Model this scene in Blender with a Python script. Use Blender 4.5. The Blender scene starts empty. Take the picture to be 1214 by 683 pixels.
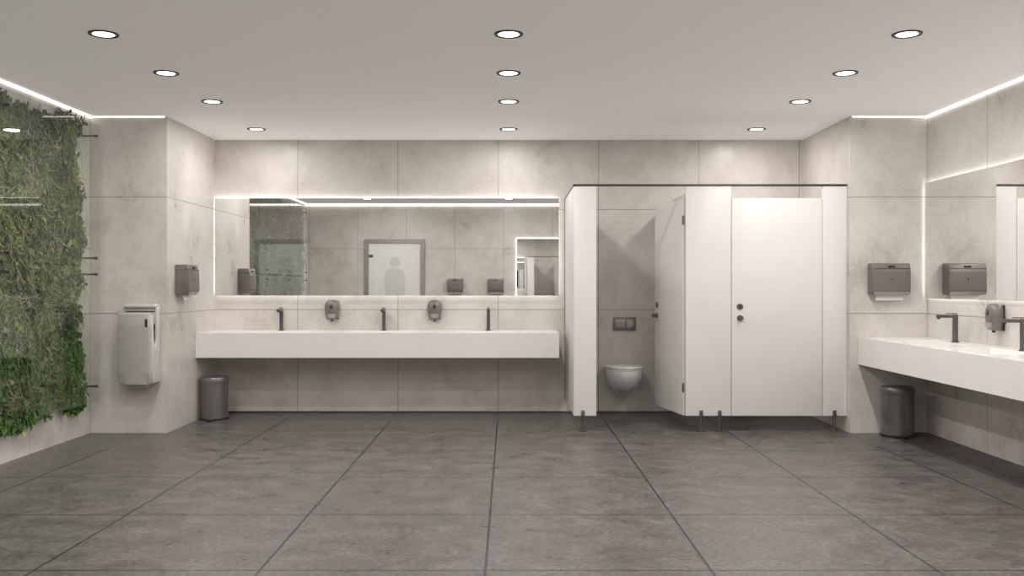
import bpy, bmesh, math, random
from mathutils import Vector, Matrix, noise
random.seed(7)
sc = bpy.context.scene
try:
    sc.view_settings.view_transform = 'Standard'
except Exception:
    pass
COL = sc.collection

# ------------------------------------------------------------ dimensions (m)
H = 2.80            # ceiling
XC = 3.02           # inner faces of the two columns
XW = 3.70           # side walls
YC = -1.337         # front face of columns
YJ = -7.40          # where the room widens behind
YR = -10.2          # rear wall
XR = 4.35
HR = 3.07
T = 1.031           # tile size

# ------------------------------------------------------------ materials
def newmat(name):
    m = bpy.data.materials.new(name); m.use_nodes = True
    nt = m.node_tree
    b = nt.nodes['Principled BSDF']
    return m, nt, b

def simple(name, col, rough=0.4, metal=0.0, var=0.04, scale=12, bump=0.0, coat=0.0):
    m, nt, b = newmat(name)
    tc = nt.nodes.new('ShaderNodeTexCoord')
    n = nt.nodes.new('ShaderNodeTexNoise'); n.inputs['Scale'].default_value = scale
    n.inputs['Detail'].default_value = 4
    nt.links.new(tc.outputs['Object'], n.inputs['Vector'])
    r = nt.nodes.new('ShaderNodeValToRGB')
    r.color_ramp.elements[0].position = 0.3; r.color_ramp.elements[1].position = 0.7
    r.color_ramp.elements[0].color = tuple(c*(1-var) for c in col)+(1,)
    r.color_ramp.elements[1].color = tuple(min(1, c*(1+var)) for c in col)+(1,)
    nt.links.new(n.outputs['Fac'], r.inputs['Fac'])
    nt.links.new(r.outputs['Color'], b.inputs['Base Color'])
    b.inputs['Roughness'].default_value = rough
    b.inputs['Metallic'].default_value = metal
    if coat: b.inputs['Coat Weight'].default_value = coat
    if bump:
        bp = nt.nodes.new('ShaderNodeBump'); bp.inputs['Strength'].default_value = bump
        bp.inputs['Distance'].default_value = 0.002
        nt.links.new(n.outputs['Fac'], bp.inputs['Height'])
        nt.links.new(bp.outputs['Normal'], b.inputs['Normal'])
    return m

def emis(name, col, s):
    m, nt, b = newmat(name)
    b.inputs['Base Color'].default_value = col+(1,)
    b.inputs['Emission Color'].default_value = col+(1,)
    b.inputs['Emission Strength'].default_value = s
    return m

def mth(nt, op, a, b=None):
    n = nt.nodes.new('ShaderNodeMath'); n.operation = op
    for i, v in enumerate((a, b)):
        if v is None: continue
        if isinstance(v, (int, float)): n.inputs[i].default_value = v
        else: nt.links.new(v, n.inputs[i])
    return n.outputs[0]

def joint(nt, c, off, t, w):
    f = mth(nt, 'FRACT', mth(nt, 'DIVIDE', mth(nt, 'SUBTRACT', c, off), t))
    a = mth(nt, 'ABSOLUTE', mth(nt, 'SUBTRACT', f, 0.5))
    return mth(nt, 'GREATER_THAN', a, 0.5 - w/t/2)

def tiled(name, dark, mid, light, joints, jointcol, w=0.007, rough=(0.35, 0.6), bump=0.25,
          nscale=(1.1, 1.1, 1.1), fine=30, finemix=0.25, finescale=(1, 1, 1), span=(0.38, 0.62), big=1.6, fdet=7):
    m, nt, b = newmat(name)
    g = nt.nodes.new('ShaderNodeNewGeometry')
    sp = nt.nodes.new('ShaderNodeSeparateXYZ'); nt.links.new(g.outputs['Position'], sp.inputs[0])
    mp = nt.nodes.new('ShaderNodeMapping'); mp.inputs['Scale'].default_value = nscale
    nt.links.new(g.outputs['Position'], mp.inputs['Vector'])
    n1 = nt.nodes.new('ShaderNodeTexNoise'); n1.inputs['Scale'].default_value = big
    n1.inputs['Detail'].default_value = 10; n1.inputs['Roughness'].default_value = 0.68
    n1.inputs['Distortion'].default_value = 0.25
    nt.links.new(mp.outputs[0], n1.inputs['Vector'])
    mp2 = nt.nodes.new('ShaderNodeMapping'); mp2.inputs['Scale'].default_value = finescale
    nt.links.new(g.outputs['Position'], mp2.inputs['Vector'])
    n2 = nt.nodes.new('ShaderNodeTexNoise'); n2.inputs['Scale'].default_value = fine
    n2.inputs['Detail'].default_value = fdet; n2.inputs['Roughness'].default_value = 0.75
    nt.links.new(mp2.outputs[0], n2.inputs['Vector'])
    mix = nt.nodes.new('ShaderNodeMix'); mix.data_type = 'FLOAT'
    mix.inputs[0].default_value = finemix
    nt.links.new(n1.outputs['Fac'], mix.inputs[2]); nt.links.new(n2.outputs['Fac'], mix.inputs[3])
    r = nt.nodes.new('ShaderNodeValToRGB')
    e = r.color_ramp.elements
    e[0].position = span[0]; e[0].color = dark+(1,)
    e[1].position = span[1]; e[1].color = light+(1,)
    k = e.new(0.5); k.color = mid+(1,)
    nt.links.new(mix.outputs[0], r.inputs['Fac'])
    mask = None
    for ax, off in joints:
        j = joint(nt, sp.outputs[ax], off, T, w)
        if ax == 2: j = mth(nt, 'MULTIPLY', j, mth(nt, 'GREATER_THAN', sp.outputs[2], 0.2))
        mask = j if mask is None else mth(nt, 'MAXIMUM', mask, j)
    cm = nt.nodes.new('ShaderNodeMix'); cm.data_type = 'RGBA'
    cm.inputs[7].default_value = jointcol+(1,)
    nt.links.new(r.outputs['Color'], cm.inputs[6])
    if mask is not None: nt.links.new(mask, cm.inputs[0])
    else: cm.inputs[0].default_value = 0
    nt.links.new(cm.outputs[2], b.inputs['Base Color'])
    mr = nt.nodes.new('ShaderNodeMapRange')
    mr.inputs['From Min'].default_value = 0.35; mr.inputs['From Max'].default_value = 0.65
    mr.inputs['To Min'].default_value = rough[0]; mr.inputs['To Max'].default_value = rough[1]
    nt.links.new(n1.outputs['Fac'], mr.inputs['Value']); nt.links.new(mr.outputs[0], b.inputs['Roughness'])
    hh = mth(nt, 'SUBTRACT', mix.outputs[0], mask if mask is not None else 0.0)
    bp = nt.nodes.new('ShaderNodeBump'); bp.inputs['Strength'].default_value = bump
    bp.inputs['Distance'].default_value = 0.005
    nt.links.new(hh, bp.inputs['Height']); nt.links.new(bp.outputs['Normal'], b.inputs['Normal'])
    return m

WD, WM, WL = (0.545, 0.503, 0.465), (0.65, 0.61, 0.573), (0.725, 0.69, 0.655)
JC = (0.31, 0.28, 0.255)
X0 = -0.106
M_wallY = tiled('concrete_tile_y', WD, WM, WL, [(0, X0), (2, 1.055)], JC, rough=(0.24, 0.52), finemix=0.3, bump=0.3)
M_wallX = tiled('concrete_tile_x', WD, WM, WL, [(1, -2.37), (2, 1.055)], JC, rough=(0.24, 0.52), finemix=0.3, bump=0.3)
M_wallZ = tiled('concrete_tile_plain', WD, WM, WL, [(2, 1.055)], JC, rough=(0.24, 0.52), finemix=0.3, bump=0.3)
M_floor = tiled('floor_stone_tile', (0.040, 0.036, 0.034), (0.108, 0.098, 0.093), (0.235, 0.218, 0.207),
                [(0, X0), (1, -0.146)], (0.008, 0.008, 0.008), w=0.012, rough=(0.26, 0.44), bump=0.55,
                nscale=(1.2, 1.4, 1), fine=38, finemix=0.68, finescale=(0.85, 1.1, 1), span=(0.36, 0.65), big=3.6, fdet=10)
M_gravel = tiled('gravel_strip', (0.02, 0.02, 0.02), (0.055, 0.055, 0.055), (0.22, 0.22, 0.22), [], (0, 0, 0),
                 bump=0.8, fine=90, finemix=0.9, fdet=3, span=(0.36, 0.62))
M_ceil = simple('ceiling_paint_fill_glow', (0.80, 0.765, 0.74), 0.9, var=0.01, scale=3)
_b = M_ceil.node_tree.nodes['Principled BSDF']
_b.inputs['Emission Color'].default_value = (1.0, 0.945, 0.905, 1); _b.inputs['Emission Strength'].default_value = 0.18  # faint glow put into plain paint as ambient fill, not a luminous ceiling
M_white = simple('white_laminate', (0.79, 0.773, 0.757), 0.35, var=0.01, scale=4)
M_solid = simple('white_solid_surface', (0.83, 0.82, 0.80), 0.25, var=0.01, scale=6)
M_ceram = simple('white_ceramic', (0.80, 0.80, 0.79), 0.12, var=0.01, coat=0.5)
M_dark = simple('dark_metal', (0.07, 0.068, 0.065), 0.35, 0.6)
M_steel = simple('brushed_steel', (0.22, 0.21, 0.20), 0.32, 0.9, scale=40)
M_tap = simple('gunmetal', (0.16, 0.155, 0.15), 0.3, 0.85, scale=40)
M_grey = simple('grey_plastic_metal', (0.20, 0.185, 0.175), 0.38, 0.35, scale=20)
M_greyL = simple('light_grey_metal', (0.36, 0.345, 0.33), 0.35, 0.3)
M_bin = simple('bin_metal', (0.20, 0.195, 0.19), 0.35, 0.6)
M_dryer = simple('dryer_silver', (0.50, 0.485, 0.465), 0.3, 0.15)
M_dryL = simple('dryer_light', (0.62, 0.605, 0.585), 0.3, 0.05)
M_paper = simple('paper_towel', (0.85, 0.84, 0.82), 0.9)
M_black = simple('black_gap', (0.02, 0.02, 0.02), 0.5)
M_frost = simple('frosted_door', (0.80, 0.81, 0.80), 0.5)
M_picto = simple('pictogram_grey', (0.66, 0.67, 0.67), 0.5)
M_led = emis('led_strip', (1.0, 0.98, 0.94), 2.6)
M_halo = emis('mirror_halo_led', (1.0, 0.985, 0.95), 2.8)
M_lamp = emis('downlight_lens', (1.0, 0.98, 0.94), 5.0)
M_mirror, _nt, _b = newmat('mirror_glass')
_b.inputs['Base Color'].default_value = (0.92, 0.925, 0.92, 1); _b.inputs['Metallic'].default_value = 1
_b.inputs['Roughness'].default_value = 0.0
# clear glass sheet: Schlick reflectance, same from both sides
M_glass = bpy.data.materials.new('clear_glass'); M_glass.use_nodes = True
nt = M_glass.node_tree; nt.nodes.clear()
o_ = nt.nodes.new('ShaderNodeOutputMaterial'); mx = nt.nodes.new('ShaderNodeMixShader')
tr = nt.nodes.new('ShaderNodeBsdfTransparent'); tr.inputs[0].default_value = (0.965, 0.985, 0.97, 1)
gl = nt.nodes.new('ShaderNodeBsdfGlossy'); gl.inputs['Roughness'].default_value = 0.0
lw = nt.nodes.new('ShaderNodeLayerWeight'); lw.inputs['Blend'].default_value = 0.5
fr = mth(nt, 'ADD', mth(nt, 'MULTIPLY', mth(nt, 'POWER', lw.outputs['Facing'], 5.0), 0.95), 0.04)
nt.links.new(fr, mx.inputs[0]); nt.links.new(tr.outputs[0], mx.inputs[1])
nt.links.new(gl.outputs[0], mx.inputs[2]); nt.links.new(mx.outputs[0], o_.inputs[0])
# foliage
M_leaf, nt, b = newmat('moss_foliage')
at = nt.nodes.new('ShaderNodeAttribute'); at.attribute_name = 'leafcol'
nt.links.new(at.outputs['Color'], b.inputs['Base Color']); b.inputs['Roughness'].default_value = 0.5
b.inputs['Specular IOR Level'].default_value = 0.3

# ------------------------------------------------------------ helpers
def link(o, parent=None):
    COL.objects.link(o)
    if parent is not None: o.parent = parent
    return o

def empty(name, loc=(0, 0, 0), rz=0):
    e = bpy.data.objects.new(name, None); e.location = loc; e.rotation_euler = (0, 0, rz)
    e.empty_display_size = 0.1
    COL.objects.link(e); return e

def frombm(name, bm, mats, parent=None, smooth=False, angle=None):
    me = bpy.data.meshes.new(name); bm.to_mesh(me); bm.free()
    if not isinstance(mats, (list, tuple)): mats = [mats]
    for m in mats: me.materials.append(m)
    if smooth:
        for p in me.polygons: p.use_smooth = True
        if angle:
            try: me.set_sharp_from_angle(angle=math.radians(angle))
            except Exception: pass
    o = bpy.data.objects.new(name, me)
    return link(o, parent)

def box(name, x0, x1, y0, y1, z0, z1, mat, parent=None, bevel=0.0, matx=None):
    bm = bmesh.new(); bmesh.ops.create_cube(bm, size=1)
    for v in bm.verts:
        v.co = Vector(((x0+x1)/2+v.co.x*(x1-x0), (y0+y1)/2+v.co.y*(y1-y0), (z0+z1)/2+v.co.z*(z1-z0)))
    if bevel:
        bmesh.ops.bevel(bm, geom=bm.edges[:], offset=bevel, segments=3, affect='EDGES', profile=0.5)
    mats = [mat]
    if matx:
        mats.append(matx); bm.normal_update()
        for f in bm.faces:
            if abs(f.normal.x) > 0.5: f.material_index = 1
    return frombm(name, bm, mats, parent, smooth=bool(bevel), angle=40)

def cyl(name, p0, p1, r, mat, parent=None, n=28, r2=None, bevel=0.0):
    p0, p1 = Vector(p0), Vector(p1); d = p1-p0
    bm = bmesh.new()
    bmesh.ops.create_cone(bm, cap_ends=True, segments=n, radius1=r, radius2=r if r2 is None else r2, depth=d.length)
    if bevel:
        es = [e for e in bm.edges if len(e.link_faces) == 2 and any(len(f.verts) > 4 for f in e.link_faces)]
        bmesh.ops.bevel(bm, geom=es, offset=bevel, segments=2, affect='EDGES')
    q = Vector((0, 0, 1)).rotation_difference(d.normalized())
    bm.transform(Matrix.Translation((p0+p1)/2) @ q.to_matrix().to_4x4())
    return frombm(name, bm, mat, parent, True, 35)

def loft(name, rings, mat, parent=None, n=40):
    """rings: (cx,cy,z,rx,ry,exp)"""
    bm = bmesh.new(); R = []
    for cx, cy, z, rx, ry, ex in rings:
        r = []
        for i in range(n):
            a = 2*math.pi*i/n; c, s = math.cos(a), math.sin(a)
            r.append(bm.verts.new((cx+rx*math.copysign(abs(c)**(2/ex), c), cy+ry*math.copysign(abs(s)**(2/ex), s), z)))
        R.append(r)
    for a, b_ in zip(R, R[1:]):
        for i in range(n):
            bm.faces.new((a[i], a[(i+1) % n], b_[(i+1) % n], b_[i]))
    bm.faces.new(R[0][::-1]); bm.faces.new(R[-1])
    bmesh.ops.recalc_face_normals(bm, faces=bm.faces[:])
    return frombm(name, bm, mat, parent, True, 45)

def lathe(name, prof, mat, parent=None, n=40, loc=(0, 0, 0)):
    bm = bmesh.new(); R = []
    for r, z in prof:
        R.append([bm.verts.new((loc[0]+r*math.cos(2*math.pi*i/n), loc[1]+r*math.sin(2*math.pi*i/n), loc[2]+z)) for i in range(n)])
    for a, b_ in zip(R, R[1:]):
        for i in range(n): bm.faces.new((a[i], a[(i+1) % n], b_[(i+1) % n], b_[i]))
    bmesh.ops.recalc_face_normals(bm, faces=bm.faces[:])
    return frombm(name, bm, mat, parent, True, 35)

def extrude_yz(name, pts, x0, x1, mat, parent=None, bevel=0.0):
    bm = bmesh.new()
    a = [bm.verts.new((x0, y, z)) for y, z in pts]; b_ = [bm.verts.new((x1, y, z)) for y, z in pts]
    n = len(pts)
    bm.faces.new(a); bm.faces.new(b_[::-1])
    for i in range(n): bm.faces.new((a[i], b_[i], b_[(i+1) % n], a[(i+1) % n]))
    bmesh.ops.recalc_face_normals(bm, faces=bm.faces[:])
    if bevel: bmesh.ops.bevel(bm, geom=bm.edges[:], offset=bevel, segments=3, affect='EDGES', profile=0.5)
    return frombm(name, bm, mat, parent, bool(bevel), 40)

# ------------------------------------------------------------ room shell
box('floor', -4.6, 4.6, -10.45, 0.25, -0.15, 0.0, M_floor)
box('wall_back', -XC, XC, 0, 0.2, 0, H, M_wallY)
box('wall_column_left', -3.95, -XC, YC, 0.2, 0, H, M_wallZ)
box('wall_column_right', XC, 3.95, YC, 0.2, 0, H, M_wallZ)
box('wall_left', -XR-0.2, -XW, YJ, YC, 0, H, M_wallY, matx=M_wallX)
box('wall_right', XW, XR+0.2, YJ, YC, 0, H, M_wallY, matx=M_wallX)
box('wall_rear_left', -XR-0.2, -XR, YR, YJ, 0, HR, M_wallX)
box('wall_rear_right', XR, XR+0.2, YR, YJ, 0, HR, M_wallX)
box('wall_rear', -XR-0.2, XR+0.2, YR-0.2, YR, 0, HR, M_wallY)
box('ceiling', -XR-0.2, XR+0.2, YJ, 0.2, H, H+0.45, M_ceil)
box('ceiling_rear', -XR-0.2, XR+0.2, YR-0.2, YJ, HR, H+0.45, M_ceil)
box('trim_gravel_channel', 3.38, XW, -7.3, YC-0.001, -0.001, 0.004, M_gravel)
box('baseboard_back', -XC, XC, -0.012, 0, 0, 0.012, M_dark)
# cove LED profiles at the ceiling / wall junction
z0, z1 = H-0.016, H
box('trim_cove_led_left', -XW, -XW+0.016, YJ, YC, z0, z1, M_led)
box('trim_cove_led_right', XW-0.016, XW, YJ, YC, z0, z1, M_led)
box('trim_cove_led_column_left', -XW+0.016, -XC-0.02, YC-0.008, YC, z0+0.008, z1, M_led)
box('trim_cove_led_column_right', XC+0.02, XW-0.016, YC-0.008, YC, z0+0.008, z1, M_led)
box('trim_cove_led_rear', -XR, XR, YR, YR+0.04, HR-0.07, HR-0.03, M_led)

# ------------------------------------------------------------ downlights
def downlight(x, y, z=H, power=9.5):
    e = empty('downlight', (x, y, z))
    lathe('trim_ring', [(0.074, -0.001), (0.079, -0.007), (0.084, -0.007), (0.087, 0.0)], M_black, e)
    lathe('reflector', [(0.075, -0.003), (0.069, -0.006), (0.062, -0.004)], M_greyL, e)
    cyl('lens', (0, 0, -0.004), (0, 0, 0.0), 0.068, M_lamp, e)
    L = bpy.data.lights.new('downlight_lamp', 'AREA'); L.shape = 'DISK'; L.size = 0.12
    L.energy = power; L.color = (1.0, 0.958, 0.918)
    lo = bpy.data.objects.new('lamp', L); lo.location = (0, 0, -0.012); link(lo, e)

for y in (-0.67, -2.0, -3.01, -4.02, -5.03, -6.35):
    for x in (-2.41, 0.0, 2.37):
        downlight(x, y, power=8.8 if y > -1 else 13.0)
for x in (-2.41, 0.0, 2.37):  # unseen extra row, added to brighten the rear wall
    downlight(x, -8.7, HR, 26)

# ------------------------------------------------------------ wall mirrors (back-lit)
e = empty('wall_mirror', (0, 0, 0))
mx0, mx1, mz0, mz1 = -3.010, 0.515, 1.20, 2.20
box('led_backing', mx0+0.02, mx1-0.014, -0.026, -0.001, mz0+0.008, mz1+0.006, M_halo, e)
box('mirror_pane', mx0, mx1, -0.034, -0.027, mz0, mz1, M_mirror, e)
e = empty('wall_mirror', (0, 0, 0))
box('led_backing', XW-0.026, XW-0.001, -5.16, YC-0.036, 1.197, 2.206, M_halo, e)
box('mirror_pane', XW-0.034, XW-0.027, -5.2, YC-0.024, 1.190, 2.205, M_mirror, e)
e = empty('wall_mirror', (0, 0, 0))
box('led_backing', 0.16, 2.6, YR+0.001, YR+0.028, 1.0, 2.31, M_halo, e)
box('mirror_pane', 0.17, 2.59, YR+0.028, YR+0.034, 1.01, 2.30, M_mirror, e)

# ------------------------------------------------------------ vanities
def vanity(name, length, depth, ztop, zbot, sinks, loc, rz, bw=0.35, by0=0.15, by1=0.50):
    """local: x along the length 0..length, y 0(wall) .. -depth"""
    e = empty(name, loc, rz)
    bm = bmesh.new()
    xs = [0]
    for s in sinks: xs += [s-bw, s+bw]
    xs.append(length); ys = [0, -by0, -by1, -depth]
    g = {}
    for i, x in enumerate(xs):
        for j, y in enumerate(ys): g[i, j] = bm.verts.new((x, y, ztop))
    for i in range(len(xs)-1):
        for j in range(3):
            if j == 1 and i % 2 == 1:
                c = [g[i, 1], g[i+1, 1], g[i+1, 2], g[i, 2]]
                dz = [0.10, 0.10, 0.075, 0.075]
                ins = [(0.012, -0.012), (-0.012, -0.012), (-0.012, 0.012), (0.012, 0.012)]
                lo = [bm.verts.new((v.co.x+a, v.co.y+b_, ztop-d)) for v, d, (a, b_) in zip(c, dz, ins)]
                for k in range(4): bm.faces.new((c[k], c[(k+1) % 4], lo[(k+1) % 4], lo[k]))
                bm.faces.new(lo)
            else:
                bm.faces.new((g[i, j], g[i+1, j], g[i+1, j+1], g[i, j+1]))
    lx = len(xs)-1
    loop = [g[i, 0] for i in range(lx+1)] + [g[lx, j] for j in (1, 2, 3)] + [g[i, 3] for i in range(lx-1, -1, -1)] + [g[0, 2], g[0, 1]]
    low = [bm.verts.new((v.co.x, v.co.y, zbot)) for v in loop]
    n = len(loop)
    for k in range(n): bm.faces.new((loop[k], loop[(k+1) % n], low[(k+1) % n], low[k]))
    bm.faces.new(low)
    bmesh.ops.recalc_face_normals(bm, faces=bm.faces[:])
    frombm('countertop', bm, M_solid, e)
    for s in sinks:
        cyl('drain', (s, -by0-0.1, ztop-0.097), (s, -by0-0.1, ztop-0.088), 0.025, M_steel, e)
        box('drain_slot', s-bw+0.03, s+bw-0.03, -by0-0.022, -by0-0.016, ztop-0.096, ztop-0.088, M_dark, e)
    return e

def faucet(loc, rz):
    e = empty('faucet', loc, rz)
    cyl('base_flange', (0, 0, 0), (0, 0, 0.008), 0.030, M_tap, e)
    box('stem', -0.017, 0.017, -0.018, 0.018, 0.006, 0.225, M_tap, e, 0.004)
    box('spout', -0.017, 0.017, -0.15, -0.01, 0.198, 0.222, M_tap, e, 0.004)
    cyl('aerator', (0, -0.133, 0.188), (0, -0.133, 0.2), 0.012, M_dark, e)
    box('lever', -0.010, 0.010, -0.075, 0.015, 0.228, 0.236, M_tap, e, 0.003)

ZT = 0.845
vanity('vanity_counter', 3.505, 0.60, ZT, 0.607, [0.70, 1.745, 2.81], (-XC+0.002, -0.001, 0), 0)
for x in (-2.315, -1.27, -0.205): faucet((x, -0.085, ZT), 0)
# right hand vanity: rotate so local -y -> world -x, local x -> world -y
vanity('vanity_counter', 4.2, 0.61, ZT, 0.607, [0.72, 1.71, 2.70, 3.69], (XW-0.001, YC-0.002, 0), -math.pi/2)
for y in (-2.06, -3.05, -4.04, -5.03): faucet((XW-0.10, y, ZT), -math.pi/2)

# ------------------------------------------------------------ dispensers
def soap(loc, rz):
    e = empty('soap_dispenser', loc, rz)
    loft('back_plate', [(0, -0.006, 0.01, 0.06, 0.006, 4), (0, -0.006, 0.2, 0.06, 0.006, 4)], M_dark, e)
    loft('body', [(0, -0.045, 0.012, 0.045, 0.034, 2.8), (0, -0.047, 0.02, 0.058, 0.042, 2.8), (0, -0.05, 0.06, 0.068, 0.046, 2.8),
                  (0, -0.052, 0.12, 0.075, 0.05, 2.8), (0, -0.05, 0.17, 0.073, 0.048, 2.8), (0, -0.047, 0.198, 0.06, 0.042, 2.6),
                  (0, -0.044, 0.212, 0.035, 0.03, 2.4)], M_grey, e)
    bm = bmesh.new(); bmesh.ops.create_uvsphere(bm, u_segments=20, v_segments=12, radius=1)
    for v in bm.verts: v.co = Vector((v.co.x*0.02, -0.096+v.co.y*0.009, 0.14+v.co.z*0.03))
    frombm('level_window', bm, M_dark, e, True)
    loft('push_bar', [(0, -0.09, 0.03, 0.03, 0.014, 3), (0, -0.095, 0.045, 0.042, 0.014, 3), (0, -0.097, 0.07, 0.042, 0.012, 3)], M_greyL, e)
    cyl('nozzle', (0, -0.055, -0.006), (0, -0.055, 0.014), 0.012, M_dark, e)
soap((-1.805, -0.001, 0.945), 0)
soap((-0.755, -0.001, 0.945), 0)
soap((XW-0.001, -2.57, 0.955), -math.pi/2)

def towel(loc, rz, w=0.33):
    e = empty('paper_towel_dispenser', loc, rz); h = w/2
    extrude_yz('housing', [(0, 0), (-0.115, 0), (-0.135, 0.035), (-0.13, 0.20), (-0.115, 0.268), (-0.10, 0.272), (0, 0.272)], -h, h, M_grey, e, 0.008)
    box('seam', -h-0.001, h+0.001, -0.128, -0.0, 0.222, 0.226, M_dark, e)
    extrude_yz('lower_lip', [(-0.02, -0.006), (-0.11, -0.006), (-0.132, 0.022), (-0.02, 0.03)], -h+0.012, h-0.012, M_greyL, e, 0.003)
    box('label', -0.03, 0.03, -0.128, -0.12, 0.235, 0.25, M_black, e)
    extrude_yz('paper_towel', [(-0.05, 0.01), (-0.056, 0.01), (-0.075, -0.05), (-0.069, -0.052)], -h*0.72, h*0.72, M_paper, e)
    cyl('lock', (0, -0.131, 0.13), (0, -0.135, 0.13), 0.008, M_dark, e)
towel((3.335, YC-0.002, 1.226), 0)
towel((-XC+0.002, -1.01, 1.222), math.pi/2, 0.27)
towel((-1.13, YR+0.002, 1.18), math.pi)
towel((-0.27, YR+0.002, 1.18), math.pi)

# ------------------------------------------------------------ hand dryer
e = empty('hand_dryer', (-3.215, YC-0.002, 0.432)); e.scale = (0.80, 0.97, 0.955)
box('rear_shell', -0.182, 0.182, -0.10, 0.0, 0.02, 0.735, M_dryL, e, 0.025)
loft('lower_body', [(0, -0.11, 0.0, 0.13, 0.09, 5), (0, -0.115, 0.02, 0.155, 0.11, 5), (0, -0.12, 0.15, 0.168, 0.118, 5), (0, -0.12, 0.38, 0.172, 0.12, 5)], M_dryer, e)
extrude_yz('front_shell', [(-0.16, 0.02), (-0.215, 0.02), (-0.235, 0.12), (-0.245, 0.55), (-0.232, 0.655), (-0.212, 0.672), (-0.192, 0.655), (-0.175, 0.40)], -0.182, 0.165, M_dryer, e, 0.012)
wing = [(-0.02, 0.03), (-0.19, 0.03), (-0.222, 0.12), (-0.236, 0.55), (-0.222, 0.64), (-0.204, 0.645), (-0.190, 0.55), (-0.175, 0.40),
        (-0.145, 0.35), (-0.115, 0.40), (-0.105, 0.55), (-0.105, 0.70), (-0.05, 0.715)]
extrude_yz('side_wing', wing, 0.160, 0.184, M_dryL, e, 0.004)
extrude_yz('side_wing_inner', wing, -0.184, -0.168, M_dryer, e, 0.004)
box('air_slot', -0.165, 0.157, -0.19, -0.085, 0.30, 0.56, M_black, e)
box('top_cap', -0.176, 0.178, -0.125, -0.01, 0.705, 0.742, M_dryL, e, 0.014)
box('nozzle_line', -0.16, 0.16, -0.106, -0.098, 0.672, 0.680, M_black, e)
box('status_panel', 0.118, 0.143, -0.249, -0.243, 0.54, 0.61, M_dark, e)
box('drip_tray', -0.12, 0.12, -0.20, -0.04, -0.012, 0.012, M_greyL, e, 0.005)

# ------------------------------------------------------------ pedal bins
def bin_(loc, r=0.135, h=0.42):
    e = empty('pedal_bin', loc)
    lathe('bucket', [(0, 0.004), (r*0.97, 0.004), (r*0.97, 0.0), (r, 0.0), (r, 0.02), (r*0.965, 0.022), (r*0.965, h-0.075), (r*0.985, h-0.072), (r*0.985, h-0.06), (0, h-0.06)], M_bin, e)
    lathe('lid', [(0, h-0.062), (r*0.99, h-0.062), (r*1.01, h-0.05), (r*1.01, h-0.02), (r*0.95, h-0.006), (r*0.7, h), (0, h+0.004)], M_bin, e)
    lathe('base_ring', [(r*0.9, 0.0), (r*1.03, 0.0), (r*1.03, 0.018), (r*0.9, 0.02)], M_black, e)
    box('pedal', -0.03, 0.03, -r-0.045, -r+0.02, 0.006, 0.02, M_dark, e, 0.004)
    box('hinge', -0.04, 0.04, r*0.9, r*1.06, h-0.07, h-0.02, M_dark, e, 0.004)
bin_((-2.872, -0.48, 0))
bin_((3.365, -1.51, 0.004), 0.138, 0.43)

# ------------------------------------------------------------ toilet cubicles
e = empty('toilet_cubicle', (0, 0, 0))
YF = -1.25; ZB, ZP, ZD = 0.14, 2.19, 2.083
t = 0.026
x_l, x_o0, x_o1, x_p1, x_d1, x_r = 0.58, 0.783, 1.58, 1.985, 2.80, XC-0.002
box('side_panel', x_l, x_l+t, YF, -0.002, ZB, ZP, M_white, e, 0.002)
box('divider_panel', 1.70, 1.70+t, YF+t, -0.002, ZB, ZP, M_white, e, 0.002)
box('pilaster_1', x_l, x_o0, YF-t/2, YF+t/2, ZB, ZP, M_white, e, 0.002)
box('pilaster_2', x_o1, x_p1, YF-t/2, YF+t/2, ZB, ZP, M_white, e, 0.002)
box('pilaster_3', x_d1+0.003, x_r, YF-t/2, YF+t/2, ZB, ZP, M_white, e, 0.002)
box('cubicle_door_closed', x_p1+0.005, x_d1-0.002, YF-t/2, YF+t/2, ZB, ZD, M_white, e, 0.002)
box('door_stop', x_p1-0.01, x_p1+0.03, YF+t/2, YF+t/2+0.012, ZB, ZD, M_dark, e)
box('headrail_front', x_l-0.004, x_r, YF-0.018, YF+0.018, ZP, ZP+0.018, M_dark, e)
box('headrail_side', x_l-0.004, x_l+t+0.004, YF, -0.002, ZP, ZP+0.014, M_dark, e)
box('wall_channel', x_l-0.004, x_l, -0.03, -0.002, ZB, ZP, M_dark, e)
for fx in (0.663, 1.717, 1.882, 2.906):
    cyl('foot_stem', (fx, YF, 0.0), (fx, YF, 0.17), 0.013, M_steel, e)
    cyl('foot_flange', (fx, YF, 0.0), (fx, YF, 0.012), 0.036, M_steel, e, bevel=0.003)
    box('foot_clamp', fx-0.016, fx+0.016, YF-0.024, YF+0.024, 0.13, 0.19, M_steel, e, 0.003)
cyl('lock_rose', (2.063, YF-t/2, 1.115), (2.063, YF-t/2-0.007, 1.115), 0.028, M_steel, e, bevel=0.002)
cyl('lock_turn', (2.063, YF-t/2, 1.115), (2.063, YF-t/2-0.014, 1.115), 0.012, M_dark, e)
cyl('knob_rose', (2.063, YF-t/2, 1.014), (2.063, YF-t/2-0.007, 1.014), 0.026, M_steel, e, bevel=0.002)
cyl('knob', (2.063, YF-t/2, 1.014), (2.063, YF-t/2-0.045, 1.014), 0.018, M_steel, e, r2=0.023, bevel=0.004)
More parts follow.
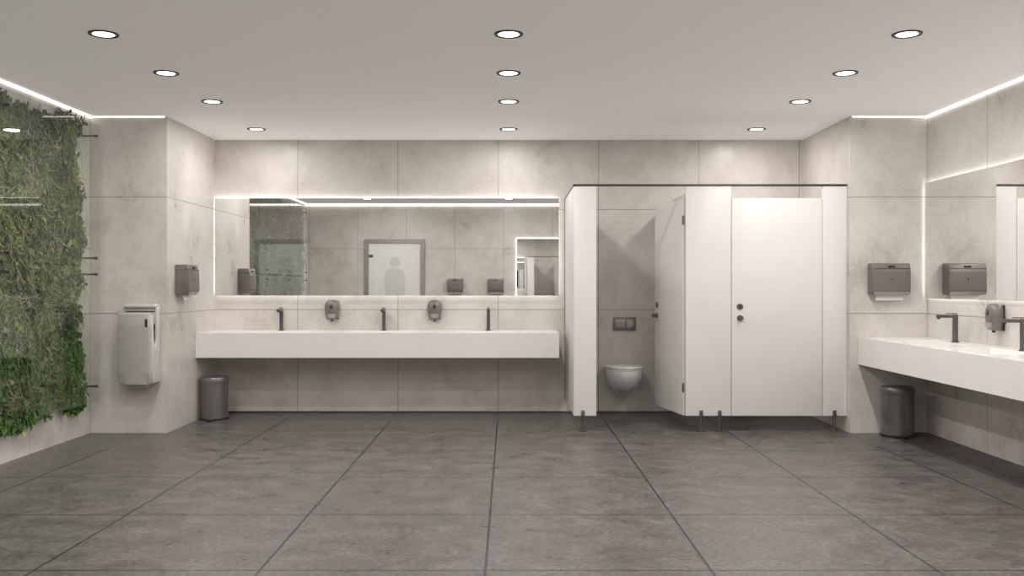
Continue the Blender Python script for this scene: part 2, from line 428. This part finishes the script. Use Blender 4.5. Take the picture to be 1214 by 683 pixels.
# open door, hinged on pilaster_2
hx, hy = 1.575, YF+0.02
d = bpy.data.objects.new('cubicle_door_open', None); COL.objects.link(d); d.parent = e
d.location = (hx, hy, 0); ang = math.atan2(0.74, -0.135); d.rotation_euler = (0, 0, ang)
box('leaf', 0.0, 0.755, -0.013, 0.013, ZB, ZD, M_white, d, 0.002)
for z, r in ((1.115, 0.028), (1.014, 0.026)):
    cyl('rose', (0.69, 0.013, z), (0.69, 0.020, z), r, M_steel, d)
    cyl('rose_inner', (0.69, -0.013, z), (0.69, -0.020, z), r, M_steel, d)
cyl('knob_a', (0.69, 0.013, 1.014), (0.69, 0.058, 1.014), 0.018, M_steel, d, r2=0.023)
cyl('knob_b', (0.69, -0.013, 1.014), (0.69, -0.058, 1.014), 0.018, M_steel, d, r2=0.023)
for z in (0.35, 1.85):
    cyl('hinge', (0.0, 0.014, z), (0.0, 0.014, z+0.08), 0.009, M_steel, d)

# ------------------------------------------------------------ toilets
def toilet(x):
    e = empty('wall_hung_toilet', (x, -0.002, 0))
    loft('bowl', [(0, -0.13, 0.215, 0.05, 0.08, 2.3), (0, -0.165, 0.225, 0.085, 0.13, 2.3), (0, -0.20, 0.265, 0.115, 0.185, 2.4), (0, -0.235, 0.33, 0.15, 0.23, 2.5),
                  (0, -0.262, 0.40, 0.172, 0.26, 2.6), (0, -0.272, 0.455, 0.18, 0.27, 2.6), (0, -0.272, 0.472, 0.178, 0.268, 2.6)], M_ceram, e, 56)
    loft('mount_block', [(0, -0.09, 0.225, 0.07, 0.088, 5), (0, -0.09, 0.30, 0.12, 0.088, 5), (0, -0.09, 0.47, 0.165, 0.088, 5)], M_ceram, e)
    loft('seat', [(0, -0.28, 0.474, 0.186, 0.268, 2.5), (0, -0.28, 0.478, 0.19, 0.272, 2.5), (0, -0.28, 0.488, 0.19, 0.272, 2.5)], M_ceram, e, 56)
    loft('lid', [(0, -0.28, 0.491, 0.186, 0.268, 2.5), (0, -0.28, 0.496, 0.191, 0.274, 2.5), (0, -0.28, 0.508, 0.188, 0.27, 2.5), (0, -0.28, 0.514, 0.172, 0.252, 2.4)], M_ceram, e, 56)
    f = empty('flush_plate', (x+0.04, -0.001, 0.91))
    box('plate', -0.118, 0.118, -0.012, 0.0, -0.07, 0.07, M_grey, f, 0.004)
    box('button_large', -0.095, 0.01, -0.018, -0.01, -0.04, 0.04, M_greyL, f, 0.003)
    box('button_small', 0.02, 0.095, -0.018, -0.01, -0.04, 0.04, M_greyL, f, 0.003)
toilet(1.15)
toilet(2.36)

# ------------------------------------------------------------ green wall with glass
YA, YB, ZA, ZC = -7.05, -1.62, 0.25, 2.69
def inside(y, z):
    n = 0.15*noise.noise(Vector((y*2.1, z*2.1, 3.3)))+0.09*noise.noise(Vector((y*9, z*9, 8.1)))
    return min(y-YA, YB-y, z-ZA, ZC-z) + n
verts, faces, cols = [], [], []
def addface(ps, c):
    k = len(verts); verts.extend(ps); faces.append(tuple(range(k, k+len(ps)))); cols.append(c)
def hgt(y, z):
    return 0.038+0.045*noise.noise(Vector((y*5, z*5, 0)))+0.018*noise.noise(Vector((y*14, z*14, 5)))
# backing cushion
st = 0.04
ny = int((YB+0.2-YA+0.2)/st); nz = int((ZC-ZA+0.4)/st)
for i in range(ny):
    for j in range(nz):
        y, z = YA-0.2+i*st, ZA-0.2+j*st
        if inside(y+st/2, z+st/2) > 0.01:
            q = []
            for a, b_ in ((0, 0), (1, 0), (1, 1), (0, 1)):
                yy, zz = y+a*st, z+b_*st
                hh = hgt(yy, zz) if inside(yy, zz) > 0.03 else 0.003
                q.append((-XW+max(0.003, hh*0.5), yy, zz))
            addface(q, (0.010, 0.020, 0.007, 1))
def leafcol(y, z):
    v = noise.noise(Vector((y*2.6, z*2.6, 11))); r = random.random()
    low = max(0, min(1, (1.15-z)/0.4))
    base = Vector((0.070, 0.130, 0.028))
    if v > 0.12: base = Vector((0.14, 0.20, 0.055))
    if v < -0.14: base = Vector((0.028, 0.058, 0.014))
    base = base.lerp(Vector((0.052, 0.165, 0.013)), low*0.75)
    if r > 0.92: base = Vector((0.27, 0.30, 0.10))
    k = 0.35+random.random()*1.1
    return (base.x*k, base.y*k, base.z*k, 1)
def leaf(y, z, L, w, c, up):
    x = -XW+max(0.004, hgt(y, z)*random.uniform(0.4, 1.2))+0.004
    a = random.gauss(-math.pi/2, 1.0) if not up else random.uniform(0, 6.28)
    dy, dz = math.cos(a), math.sin(a)
    out = random.uniform(0.1, 0.9)
    p = Vector((x, y, z)); d1 = Vector((out, dy, dz)).normalized(); s = Vector((random.uniform(-.6, .6), -dz, dy)).normalized()
    m = p+d1*L*0.5; m.x += 0.004; tip = p+d1*L
    for v in (m, tip): v.x = min(v.x, -3.60)
    tip.x = max(tip.x-0.3*L*out, -XW+0.004)
    a1, a2 = m+s*w, m-s*w
    a1.x = max(min(a1.x, -3.598), -XW+0.002); a2.x = max(min(a2.x, -3.598), -XW+0.002)
    addface([tuple(p), tuple(a1), tuple(tip), tuple(a2)], c)
def scatter(n, y0, y1):
    k = 0
    while k < n:
        y = random.uniform(y0, y1); z = random.uniform(ZA-0.2, ZC+0.05)
        f = inside(y, z)
        if f < 0: continue
        if noise.noise(Vector((y*7, z*7, 21))) < -0.24 and random.random() < 0.7: k += 0.4; continue
        k += 1
        L = random.uniform(0.025, 0.08); leaf(y, z, L, L*random.uniform(0.17, 0.37), leafcol(y, z), random.random() < 0.5)
scatter(20000, -3.5, YB+0.15)
scatter(12000, YA-0.15, -3.5)
# trailing grass-like tendrils
for k in range(2600):
    y = random.uniform(YA, YB+0.05); z = random.uniform(0.4, ZC)
    if k < 1500: y = random.uniform(-3.3, YB+0.08)
    if inside(y, z) < 0.0: continue
    L = random.uniform(0.10, 0.38); a = random.gauss(-math.pi/2, 0.7); w = random.uniform(0.0022, 0.0055)
    c0 = random.choice([(0.28, 0.28, 0.10), (0.20, 0.26, 0.06), (0.36, 0.31, 0.18), (0.12, 0.19, 0.045)])
    x = -XW+max(0.01, hgt(y, z))+0.012; p = Vector((x, y, z)); cur = random.gauss(0, 1.5)
    for s_ in range(6):
        q = p + Vector((0.006 if s_ < 3 else -0.005, math.cos(a)*L/6, math.sin(a)*L/6))
        q.x = min(q.x, -3.60)
        ww = w*(1-s_/7)
        sd = Vector((0, -math.sin(a), math.cos(a)))*ww
        addface([tuple(p-sd), tuple(q-sd), tuple(q+sd), tuple(p+sd)], c0+(1,))
        p = q; a += cur*0.25
me = bpy.data.meshes.new('moss_green_wall'); me.from_pydata(verts, [], faces)
ca = me.color_attributes.new('leafcol', 'FLOAT_COLOR', 'CORNER')
buf = []
for f, c in zip(faces, cols): buf.extend(c*len(f))
ca.data.foreach_set('color', buf)
me.materials.append(M_leaf); me.update()
link(bpy.data.objects.new('moss_green_wall', me))

e = empty('glass_wall_panel', (0, 0, 0))
XG = -3.58
for nm, a, b_ in (('upper_pane', 1.475, 2.70), ('lower_pane', 0.30, 1.465)):
    for i in range(2):
        ya = -1.42-2.8*i
        box('%s_%d' % (nm, i+1), XG-0.005, XG+0.005, ya-2.79, ya, a, b_, M_glass, e)
for y in (-1.50, -2.9, -4.3, -5.7, -6.95):
    for z in (2.60, 1.54, 1.40, 0.43):
        cyl('standoff', (-XW, y, z), (XG+0.012, y, z), 0.008, M_dark, e, n=14)
        cyl('standoff_cap', (XG+0.005, y, z), (XG+0.016, y, z), 0.014, M_steel, e, n=16)

# ------------------------------------------------------------ rear door
e = empty('door_1', (0, 0, 0))
dx0, dx1, dz = -3.05, -1.78, 2.29
box('frame_left', dx0, dx0+0.09, YR+0.001, YR+0.05, 0, dz-0.09, M_greyL, e)
box('frame_right', dx1-0.09, dx1, YR+0.001, YR+0.05, 0, dz-0.09, M_greyL, e)
box('frame_top', dx0, dx1, YR+0.001, YR+0.05, dz-0.09, dz, M_greyL, e)
box('leaf', dx0+0.09, dx1-0.09, YR+0.001, YR+0.03, 0.005, dz-0.09, M_frost, e)
cyl('handle', (-1.95, YR+0.07, 1.05), (-2.08, YR+0.07, 1.05), 0.012, M_steel, e)
cyl('handle_stem', (-1.95, YR+0.03, 1.05), (-1.95, YR+0.075, 1.05), 0.012, M_steel, e)
box('hinge_plate', dx0+0.09, dx0+0.18, YR+0.03, YR+0.036, 1.9, 1.96, M_steel, e)
cyl('pictogram_head', (-2.41, YR+0.03, 1.80), (-2.41, YR+0.033, 1.80), 0.11, M_picto, e)
bm = bmesh.new()
pts = [(-0.2, 1.0), (0.2, 1.0), (0.23, 1.45), (0.18, 1.62), (0.08, 1.67), (-0.08, 1.67), (-0.18, 1.62), (-0.23, 1.45)]
bm.faces.new([bm.verts.new((-2.41+a, YR+0.032, b_)) for a, b_ in pts])
frombm('pictogram_body', bm, M_picto, e)

# ------------------------------------------------------------ camera / world
w = bpy.data.worlds.new('World'); sc.world = w; w.use_nodes = True
w.node_tree.nodes['Background'].inputs[0].default_value = (0.8, 0.8, 0.8, 1)
w.node_tree.nodes['Background'].inputs[1].default_value = 0.3
cam = bpy.data.cameras.new('camera'); co = bpy.data.objects.new('camera', cam); COL.objects.link(co)
co.location = (0, -9.54, 1.30); co.rotation_euler = (math.pi/2, 0, 0)
cam.sensor_fit = 'HORIZONTAL'; cam.sensor_width = 36; cam.lens = 36*1100/1214
cam.shift_x = 4/1214; cam.shift_y = -2.5/1214
cam.clip_start = 0.05; cam.clip_end = 60
sc.camera = co
